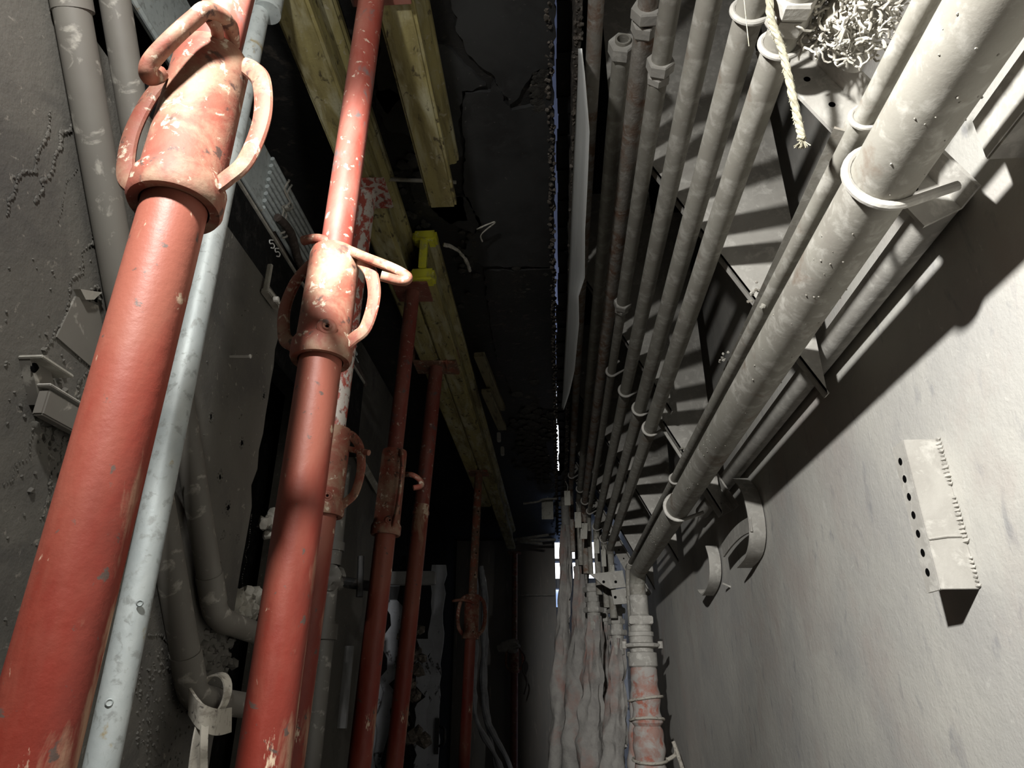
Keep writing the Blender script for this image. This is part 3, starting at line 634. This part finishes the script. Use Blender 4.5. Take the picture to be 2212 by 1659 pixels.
# rear pipe near the wall
Z11, X11 = .705, .617
bm = B(); y11 = atZ(1570, 1105, Z11).y; tube(bm, [P(X11, .875, Z11), P(X11, y11, Z11)], .028, 32)
tag(obj('rear_pipe', bm, 'dust_light'), 'pale pipe behind the thickest pipe, close to the right wall', 'pipe')

# cross brackets: sloping perforated angles that carry the pipes (from upper left down to the wall)
pz = lambda x, c=1.622: (c-1.9*x)/.945
def bracket(Y, label, x0, x1, m='dust_light', wd=.072):
    a = P(x0, Y, pz(x0)); b_ = P(x1, Y, pz(x1)); d = (b_-a).normalized(); nrm = Vector((-d.z, 0, d.x))
    if nrm.x < 0: nrm = -nrm
    t = thing('cross_bracket', a, label, 'bracket', 'sloping perforated cross brackets')
    bm = B(); prism(bm, [a, b_, b_+nrm*wd, a+nrm*wd], (0, .006, 0)); obj('web_plate', bm, m, t)
    bm = B(); prism(bm, [a+nrm*(wd-.006), b_+nrm*(wd-.006), b_+nrm*(wd-.006)+Vector((0, -.045, 0)), a+nrm*(wd-.006)+Vector((0, -.045, 0))], nrm*.006); obj('flange', bm, m, t)
    L = (b_-a).length; s = .03
    while s < L-.02:
        q = a+d*s+nrm*wd*.45; bm = B(); lathe(bm, [(0, -.0005), (.0055, -.0005), (.0055, .006)], 14, frame(q, (0, 1, 0))); obj('hole', bm, 'hole', t); s += .065
    return t
bracket(.845, 'nearest sloping cross bracket, perforated, above the thickest pipe at the top right', .36, .545)
bracket(2.42, 'middle sloping cross bracket carrying the pipes near their ring clamps', .365, .57)
bracket(4.82, 'farthest sloping cross bracket where the pipes turn down', .10, .56)

# channel against wall, top right
t = thing('wall_channel', P(.61, .5, .655), 'pale box channel fixed to the right wall at the top right corner of the photo', 'channel')
bm = B(); box(bm, P(.585, -.3, .65), P(XR, .747, .72), .003); obj('box', bm, 'dust_light', t)

# facing hanger plates behind the pipes, their lower left edges sloping
def plate(Y, xl, xr, label, ztop=1.86, c=1.622, xcut=None):
    t = thing('hanger_plate', P(xl, Y, pz(xl, c)), label, 'plate', 'large hanger plates behind the pipe row')
    bm = B(); prism(bm, [P(xl, Y, pz(xl, c)), P(xr, Y, pz(xr, c)), P(xr, Y, ztop), P(xl, Y, ztop)], (0, .006, 0)); obj('plate', bm, 'dust_light', t)
    a = P(xl, Y, pz(xl, c)); b_ = P(xr, Y, pz(xr, c))
    bm = B(); prism(bm, [a, b_, b_+Vector((0, .022, 0)), a+Vector((0, .022, 0))], Vector((.0044, 0, .0024))); obj('edge_flange', bm, 'dust_light', t)
    return t
plate(1.34, .17, .57, 'nearest pale hanger plate behind the pipes, crossed by soft shadow bands')
plate(2.22, .11, .41, 'middle pale hanger plate behind the pipes, left of the vertical joint')
plate(2.36, .40, .57, 'middle pale hanger plate behind the pipes, right of the vertical joint')
plate(3.30, .11, .57, 'third pale hanger plate behind the pipes, near the turned-down ends')
plate(4.2, .10, .57, 'farthest pale hanger plate behind the pipes')

# tubes and clump top right
bm = B(); tube(bm, [P(.50, .1, .93), P(.48, .80, .90)], .02, 24); tag(obj('short_pipe', bm, 'dust_light'), 'pale pipe stub behind the thin pipe at the very top right', 'pipe')
bm = B(); q = atF(1842, 30, 1.0)
for i in range(420):
    p = q+Vector((random.gauss(0, .026), random.gauss(0, .022), random.gauss(0, .03))); pts = [p]
    d = Vector((random.uniform(-1, 1), random.uniform(-1, 1), random.uniform(-1, 1)))
    for j in range(7):
        d = (d+Vector((random.uniform(-1, 1), random.uniform(-1, 1), random.uniform(-1, 1)))*.9).normalized(); pts.append(pts[-1]+d*.0055)
    tube(bm, pts, random.uniform(.0012, .0026), 5)
lump(bm, q, .04, 2)
tag(obj('fibre_clump', bm, 'fibre'), 'tangled clump of pale insulation fibre stuck above the nearest cross bracket', 'insulation')
# rope
rp_ = smooth([atF(x, y, .98) for x, y in ((1662, -30), (1664, 30), (1675, 70), (1690, 110), (1702, 160), (1715, 220), (1727, 275), (1733, 300))], 10)
t = thing('frayed_rope', rp_[-1], 'frayed cream rope hanging down among the pipes near the top right', 'rope')
bm = B()
for s in range(3):
    pts = []
    for i, p in enumerate(rp_):
        a_ = i*.55+s*2*PI/3; pts.append(p+R_*.0028*math.cos(a_)+FW*.0028*math.sin(a_))
    tube(bm, pts, .0032, 7, jit=.3, jf=300)
obj('strands', bm, 'rope', t)
bm = B()
for i in range(90):
    p = random.choice(rp_[6:]); d = (R_*random.uniform(-1, 1)+UP*random.uniform(-1, .3)).normalized(); tube(bm, [p, p+d*.005, p+d*.008+UP*random.uniform(-.004, .004)], .0004, 3)
for i in range(26):
    p = rp_[-1]; d = (R_*random.uniform(-.9, .9)+UP*-1+FW*random.uniform(-.4, .4)).normalized(); tube(bm, [p, p+d*.008, p+d*.014+R_*random.uniform(-.004, .004)], .0007, 4)
o = obj('fray', bm, 'rope', t); o['kind'] = 'stuff'
bm = B(); tube(bm, smooth([atF(x, y, .93) for x, y in ((1607, -5), (1612, 45), (1618, 100))], 5), .0007, 5)
tag(obj('loose_thread', bm, 'rope'), 'single pale thread hanging in front of the pipe with the top ring clamp', 'thread')

# ================================================================ RIGHT WALL FITTINGS
# perforated angle welded to the wall
e = .058
pb = atX(2117, 1272, XR); pt_ = atX(2040, 940, XR); zb, zt2, yb_ = pb.z, pt_.z, pb.y
t = thing('welded_angle', pb, 'pale perforated steel angle welded upright to the bright right wall', 'bracket')
bm = B(); box(bm, (XR-e, yb_, zb), (XR, yb_+.005, zt2), .0008); obj('web_plate', bm, 'dust_light', t)
bm = B(); box(bm, (XR-e, yb_+.005, zb), (XR-e+.005, yb_+.045, zt2)); obj('flange', bm, 'dust_light', t)
for k in range(7):
    q = Vector((XR-e-.0006, yb_+.026, zb+.03+(zt2-zb-.06)*k/6)); bm = B(); lathe(bm, [(0, 0), (.0055, 0), (.0062, .0005)], 14, frame(q, (-1, 0, 0))); obj('hole', bm, 'hole', t)
bm = B()
for z0, z1__ in ((.68, 1.0), (.30, .60), (0.02, .2)):
    z = zb+(zt2-zb)*z0
    while z < zb+(zt2-zb)*z1__: lump(bm, (XR-.002, yb_-.001, z), random.uniform(.004, .007), 1, (1, 1.2, .7)); z += .007
o = obj('weld_bead', bm, 'dust_light', t); o['kind'] = 'stuff'
bm = B(); z = zb+(zt2-zb)*.33; tube(bm, [(XR-e, yb_-.001, z-.004), (XR-e*.5, yb_-.001, z), (XR, yb_-.001, z)], .0018, 6, jit=.5, jf=200); obj('butt_weld', bm, 'dust_light', t)
# two curved straps standing off the wall
for px, lab, ww in ((((1598, 1035), (1618, 1060), (1632, 1110), (1636, 1160), (1628, 1200), (1608, 1225)), 'larger curved steel strap standing off the right wall beside the big pipe', .05), (((1536, 1180), (1543, 1205), (1545, 1240), (1540, 1265), (1528, 1285), (1518, 1275)), 'smaller curved steel strap on the right wall, left of the larger strap', .045)):
    bm = B(); pts = smooth([atX(x, y, XR-.03) for x, y in px], 5); ribbon(bm, pts, ww, .006, (1, 0, 0)); tag(obj('curved_strap', bm, 'dust_light'), lab, 'strap', 'curved straps on the right wall')
bm = B(); pts = smooth([atX(x, y, XR-.05) for x, y in ((1562, 1190), (1580, 1165), (1600, 1145), (1622, 1132))], 4); ribbon(bm, pts, .006, .045, (1, 0, 0)); tag(obj('bent_plate', bm, 'dust_light'), 'short bent pale plate between the two curved straps', 'plate')
bm = B(); p = atX(1578, 1268, XR); tube(bm, [p, p+Vector((-.03, -.01, .012))], .004, 8); tag(obj('bolt_stub', bm, 'dust_light'), 'small bolt stub on the right wall below the bent plate', 'bolt')

# ================================================================ CENTRE: WRAPPED DROPS
def wrapped(cx, w_, y0, dpt, lab, m='cloth', drift=(0, 0, 0), seed=0, bump_=.22, name='wrapped_pipe'):
    pts = []; rs = []
    for i in range(34):
        y = y0+(1900-y0)*i/33; f = i/33; q = atF(cx+drift[0]*f+drift[1]*f*f, y, dpt)
        q = Vector((q.x, 0, q.z)); pts.append(q)
        rs.append(w_/2*(.62+.42*min(1, f*2.2))*(1+.12*math.sin(i*1.3+seed)+.1*noise.noise(Vector((seed, i*.9, 0)))))
    Y0 = atF(cx, y0, dpt).y
    for q in pts: q.y = Y0+.02*noise.noise(q*3)
    # keep on the distance plane: use true rays so the cloth hangs vertically at Y0
    for i, q in enumerate(pts):
        y = y0+(1900-y0)*i/33; f = i/33; g = atY(cx+drift[0]*f+drift[1]*f*f, y, Y0); q.x, q.z = g.x, g.z
    pts = [p for p in pts if p.z > .02]; rs = rs[:len(pts)]
    bm = B(); tube(bm, smooth(pts, 3), [rs[min(len(rs)-1, i//3)]*(1-(i % 3)/3)+rs[min(len(rs)-1, i//3+1)]*(i % 3)/3 for i in range(len(pts)*3-2)], 26, jit=bump_, jf=11)
    return bm, pts[0]
drops = [(1222, .085, 1135, 5.6, 'leftmost cloth-wrapped hanging pipe, beside the end wall edge', (-6, -45, 0)),
         (1256, .12, 1225, 5.3, 'wide cloth-wrapped pipe with reddish stains, second from the end wall', (-8, -40, 0)),
         (1283, .12, 1330, 4.88, 'cloth-wrapped pipe bulging below a twin coupling, middle of the wrapped group', (-2, -28, 0)),
         (1307, .072, 1350, 5.1, 'narrow cloth-wrapped pipe between two thicker wrapped ones', (-2, -22, 0)),
         (1334, .105, 1380, 4.55, 'cloth-wrapped pipe nearest the thin red wrapped rod', (-3, -24, 0))]
for k, (cx, w_, y0, dp, lab, dr) in enumerate(drops):
    t = thing('wrapped_pipe', atF(cx, y0, dp), lab, 'pipe', 'cloth-wrapped hanging pipes')
    bm, top = wrapped(cx, w_*1.3, y0, dp, lab, drift=dr, seed=k*2.3); 
    for v in bm.verts:
        dx_, dy_ = v.co.x-top.x, v.co.y-top.y
        a_ = math.atan2(dy_, dx_); f_ = .010*math.sin(a_*5+v.co.z*6+k)+.007*math.sin(a_*9-v.co.z*9+k*2); v.co.x += f_*math.cos(a_); v.co.y += f_*math.sin(a_)
    obj('cloth_wrap', bm, 'cloth', t)
    if True:
        hgt = (.35 if k < 2 else .22)
        bm = B(); tube(bm, [top+Vector((0, 0, -.1)), top+Vector((0, 0, hgt))], w_*.40, 18); obj('pipe', bm, 'dust_light', t)
        for dz, rr in ((.02, .62), (.09, .52), (.16, .6)):
            if k >= 2 or dz > .1:
                bm = B(); nut(bm, top+Vector((0, 0, dz)), (0, 0, 1), w_*rr, .035, w_*.35, k); obj('coupling', bm, 'dust_light', t, sharp=15)
# flange clamps/gusset plates up there
for (pp, lab) in ((((1275, 1240), (1345, 1232), (1352, 1268), (1318, 1272), (1300, 1262)), 'triangular perforated gusset plate above the wrapped pipes'), (((1320, 1275), (1362, 1268), (1364, 1303), (1326, 1306)), 'square perforated plate above the wrapped pipes, right of the triangular one')):
    bm = B(); prism(bm, [atY(x, y, 4.45) for x, y in pp], (0, .02, 0))
    t = obj('gusset_plate', bm, 'dust_light'); tag(t, lab, 'plate', 'gusset plates above the wrapped pipes')
    cx = sum(a for a, b_ in pp)/len(pp); cy = sum(b_ for a, b_ in pp)/len(pp)
    for dx in (-14, 12):
        bm = B(); lathe(bm, [(0, 0), (.009, 0)], 12, frame(atY(cx+dx, cy+2, 4.447), (0, 1, 0))); obj('hole', bm, 'hole', t)
# small thin red rod wrapped
bm, top = wrapped(1371, .075, 1470, 4.1, '', drift=(0, -4, 0), seed=9, bump_=.05)
t = thing('wrapped_rod', top, 'thin red-wrapped rod left of the thick wrapped sleeve', 'pipe'); obj('cloth_wrap', bm, 'cloth_red', t)
bm = B(); tube(bm, [top, top+Vector((0, 0, .10))], .018, 14); obj('neck', bm, 'dust_light', t)
bm = B(); box(bm, top+Vector((-.035, -.02, .13)), top+Vector((.06, .02, .16)), .003); obj('bracket', bm, 'dust', t)
# thick wrapped sleeve
Yd = P(X10, ye+.05, 0).y
axx = X10-.008
t = thing('wrapped_sleeve', P(axx, Yd, -H), 'thick pipe sleeve wrapped in red-stained cloth bands, bottom right of centre', 'sleeve')
zf = lambda y: up(Yd, y)
bm = B(); pts = []; rs = []
zz = zf(1440)
for i in range(90):
    z = zz-i*.0172
    if z < -H+.01: break
    pts.append(P(axx, Yd, z)); rs.append(.072+.012*min(1, i/40)+.006*math.sin(i*.9)*(1 if i % 17 > 4 else 0)-(.008 if i % 17 == 0 else 0))
tube(bm, pts, rs, 40, jit=.06, jf=20); sl = obj('cloth_wrap', bm, 'cloth_red', t)
for y_ in (1510, 1555, 1640):
    z = zf(y_); bm = B(); tube(bm, [P(axx+.088*math.cos(a_), Yd+.088*math.sin(a_), z+.012*math.sin(a_+y_)) for a_ in [k/30*2*PI for k in range(31)]], .007, 8, jit=.3, jf=60); obj('tie_band', bm, 'webbing', t)
bm = B(); tube(bm, smooth([P(axx+.085, Yd-.02, zf(1640)), P(axx+.13, Yd-.04, zf(1625)), P(axx+.12, Yd-.04, zf(1600)), P(axx+.15, Yd-.05, zf(1650)), P(axx+.17, Yd-.05, zf(1690))], 5), .010, 8); obj('tie_tail', bm, 'webbing', t)
bm = B()
prof = [(.050, zf(1440)-.02), (.078, zf(1440)), (.078, zf(1412)), (.062, zf(1410)), (.062, zf(1402)), (.098, zf(1400)), (.098, zf(1393)), (.064, zf(1390)), (.064, zf(1378)), (.070, zf(1376)), (.070, zf(1368)), (.058, zf(1366)), (.058, zf(1355)), (.066, zf(1352)), (.066, zf(1335)), (.052, zf(1330)), (.052, zf(1290)), (.047, zf(1288))]
lathe(bm, prof, 36, Matrix.Translation(P(axx, Yd, 0))); obj('flange_coupling', bm, 'dust_light', t)
for s in (-1, 1):
    bm = B(); tube(bm, [P(axx+s*.098, Yd-.03, zf(1403)), P(axx+s*.098, Yd-.03, zf(1388))], .014, 10); tube(bm, [P(axx+s*.05, Yd-.08, zf(1396)), P(axx+s*.098, Yd-.03, zf(1396))], .008, 8); obj('clamp_bolt', bm, 'dust_light', t)
bm = B()
for s in (-1, 1): box(bm, P(axx+s*.035-.03, Yd-.07, zf(1352)), P(axx+s*.035+.03, Yd-.04, zf(1335)), .004)
obj('clip_plate', bm, 'dust_light', t)

# hanging tags
def hang_tag(x, y, w_, h_, d, lab, tilt=0, group='pale tags hanging from the pipes'):
    p = atF(x, y, d); t = thing('hanging_tag', p, lab, 'tag', group)
    X = Vector((1, 0, 0)); W = w_*d/F; Hh = h_*d/F; dn = Vector((tilt, 0, -1))
    bm = B(); prism(bm, [p-X*W/2, p+X*W/2, p+X*W/2+dn*Hh, p-X*W/2+dn*Hh], (0, .004, 0)); bmesh.ops.bevel(bm, geom=bm.edges[:], offset=.0015, segments=1, affect='EDGES'); obj('card', bm, 'tag', t)
    bm = B(); tube(bm, smooth([p+dn*.01, p+Vector((.005, 0, .03)), p+Vector((-.01, .01, .07))], 4), .0022, 6); obj('wire', bm, 'dust', t)
hang_tag(1225, 1060, 13, 32, 4.6, 'pale hanging tag highest and leftmost in the pipe row')
hang_tag(1248, 1106, 14, 34, 4.6, 'pale hanging tag second from the left, below the first pipe clamps')
hang_tag(1262, 1130, 15, 34, 4.6, 'pale hanging tag third from the left, slightly tilted', -.08)
hang_tag(1288, 1165, 11, 30, 4.5, 'pale hanging tag fourth from the left under the grey pipe ends')
hang_tag(1303, 1187, 10, 36, 4.5, 'narrow pale hanging tag beside the last ring clamps')
hang_tag(1322, 1220, 10, 38, 4.4, 'lowest and rightmost pale hanging tag, in front of the gusset plate')
hang_tag(1182, 1077, 25, 45, 5.6, 'larger square tag hanging by the slit, left of the daylight', 0, 'notice tag by the slit')
bm = B(); tube(bm, smooth([atF(x, y, 5.5) for x, y in ((1130, 1088), (1160, 1084), (1175, 1078), (1203, 1077))], 5), .008, 8, jit=.4, jf=30)
tag(obj('support_wire', bm, 'dust'), 'rough wire from which the larger square tag hangs near the ceiling', 'wire')
for k, (x, y, l) in enumerate(((1150, 1160, .22), (1165, 1166, .16), (1145, 1172, .12))):
    p = atF(x, y, 6.6); bm = B(); box(bm, p-Vector((l, 0, .01)), p+Vector((l, .03, .012)), .003); bmesh.ops.rotate(bm, verts=bm.verts, cent=p, matrix=Matrix.Rotation((k-1)*.12, 3, 'Y'))
    tag(obj('lath', bm, 'dust'), 'loose pale lath lying on top of the end wall, %s' % ('longest, uppermost', 'middle one, at the right', 'shortest, lowest')[k], 'lath', 'laths on the end wall')

# ================================================================ LEFT REAR
# boards
def board(x0, x1, y0, y1, Y, m, name, lab, cat, th=.02, group=None, torn=0):
    a = atY(x0, y0, Y); b_ = atY(x1, y0, Y); zl = H+up(Y, y1) if y1 < 1600 else .02
    n = 40; pts = [a, b_]
    for i in range(n+1):
        z = b_.z+(zl-b_.z)*i/n; pts.append(Vector((b_.x+torn*noise.noise(Vector((Y, 0, z*14))), Y, z)))
    for i in range(n+1):
        z = zl+(a.z-zl)*i/n; pts.append(Vector((a.x+torn*noise.noise(Vector((Y, 5, z*14))), Y, z)))
    bm = B(); prism(bm, pts[2:], (0, th, 0)); return tag(obj(name, bm, m), lab, cat, group)
board(640, 762, 1395, 1575, 2.9, 'panel', 'box_panel', 'grey box panel with dark opening low behind the flaked prop', 'panel')
board(795, 835, 1225, 1700, 3.55, 'daylight_tint', 'torn_board', 'pale torn board with bluish daylight tint between the flaked prop and the square-headed prop', 'board', torn=.05)
board(835, 888, 1260, 1700, 3.6, 'daylight_tint', 'torn_board', 'pale torn board with bluish daylight tint right of the square-headed prop', 'board', torn=.06)
board(870, 905, 1200, 1700, 3.5, 'soot_matte', 'charred_post', 'black charred post with crusted edges behind the forked prop', 'post', torn=.08)
bs = board(935, 962, 1220, 1700, 4.3, 'daylight_tint', 'pale_strip', 'narrow strip board with bluish daylight tint and a small handle left of the distant prop', 'board', torn=.02)
board(905, 932, 1380, 1700, 4.2, 'daylight_tint', 'pale_strip', 'narrow strip board with bluish daylight tint, low beside the charred post', 'board', torn=.04)
bm = B(); p = atY(950, 1590, 4.27); tube(bm, smooth([p+Vector((0, 0, .05)), p+Vector((.03, -.03, .03)), p+Vector((.03, -.03, -.03)), p+Vector((0, 0, -.05))], 5), .008, 8); box(bm, p+Vector((-.03, -.005, -.09)), p+Vector((-.005, .005, .09)))
obj('handle', bm, 'soot', bs)
bm = B(); q = atY(840, 1248, 3.3); box(bm, q+Vector((-.10, 0, -.03)), q+Vector((.22, .05, .03)), .004); tag(obj('cross_rail', bm, 'panel'), 'short grey horizontal rail behind the square-headed and forked props', 'rail')
bm = B(); A = atX(745, 935, -.84); Bq = atX(815, 1060, -.84); tube(bm, [A, Bq], .02, 4); tag(obj('slanted_batten', bm, 'dust'), 'grey batten slanting down behind the flaked prop', 'batten')
bm = B()
for i in range(60): lump(bm, atY(random.gauss(880, 14), random.uniform(1340, 1600), 3.46), random.uniform(.012, .035), 1)
tag(obj('crusted_debris', bm, 'crumb'), 'crusted burnt debris clinging to the charred post', 'debris', None, 'stuff')
# standpipe with valve
pv = atY(722, 1252, 2.45); pv.x = -.80
t = thing('standpipe', pv, 'dusty standpipe with a corroded valve behind the second prop', 'pipe')
bm = B(); tube(bm, smooth([pv+Vector((0, 0, .42)), pv+Vector((0, 0, .2)), pv+Vector((0, 0, .05))], 4), .030, 20); tube(bm, [pv+Vector((0, 0, .1)), pv+Vector((0, 0, .13))], .037, 20); obj('riser', bm, 'conduit', t)
bm = B(); lump(bm, pv, .050, 3); tube(bm, [pv, pv+Vector((0, 0, -.14))], .028, 18); obj('valve_body', bm, 'conduit', t)
bm = B(); tube(bm, smooth([pv+Vector((0, 0, -.14)), pv+Vector((0, 0, -.4)), pv+Vector((0, -.02, -.62)), pv+Vector((-.02, -.10, -.74))], 6), .032, 20); tube(bm, [pv+Vector((0, 0, -.2)), pv+Vector((0, 0, -.15))], .042, 20); obj('lower_bend', bm, 'conduit', t)
bm = B(); tube(bm, [pv, pv+Vector((.14, .02, -.02))], .018, 12, jit=.5, jf=50); tube(bm, [pv+Vector((.11, 0, -.06)), pv+Vector((.10, 0, .08))], .012, 10, jit=.5, jf=60); obj('corroded_spindle', bm, 'soot', t)
# hanging film near distant prop
for k, (x0, x1, x2) in enumerate(((1020, 1026, 1078), (1036, 1048, 1100), (1040, 1052, 1072))):
    bm = B(); yf = 4.5+k*.12; pts = smooth([atY(x0+3, 1215+k*8, yf), atY(x0+8, 1290, yf), atY(x0+8, 1400, yf), atY(x1, 1540, yf), atY(x2, 1650, yf), atY(x2+30, 1760, yf)], 8)
    tube(bm, pts, [.016+.010*noise.noise(p*6) for p in pts], 8, jit=.6, jf=14)
    tag(obj('plastic_film', bm, 'film'), 'twisted strand of plastic film hanging right of the distant looped prop, %s' % ('leftmost', 'rightmost', 'middle')[k], 'film', 'strands of plastic film')
bm = B(); box(bm, P(-.42, YE-.05, .92), P(-.03, YE-.03, .935)); tag(obj('wall_seam', bm, 'dust'), 'thin horizontal seam strip across the dull end wall', 'strip')
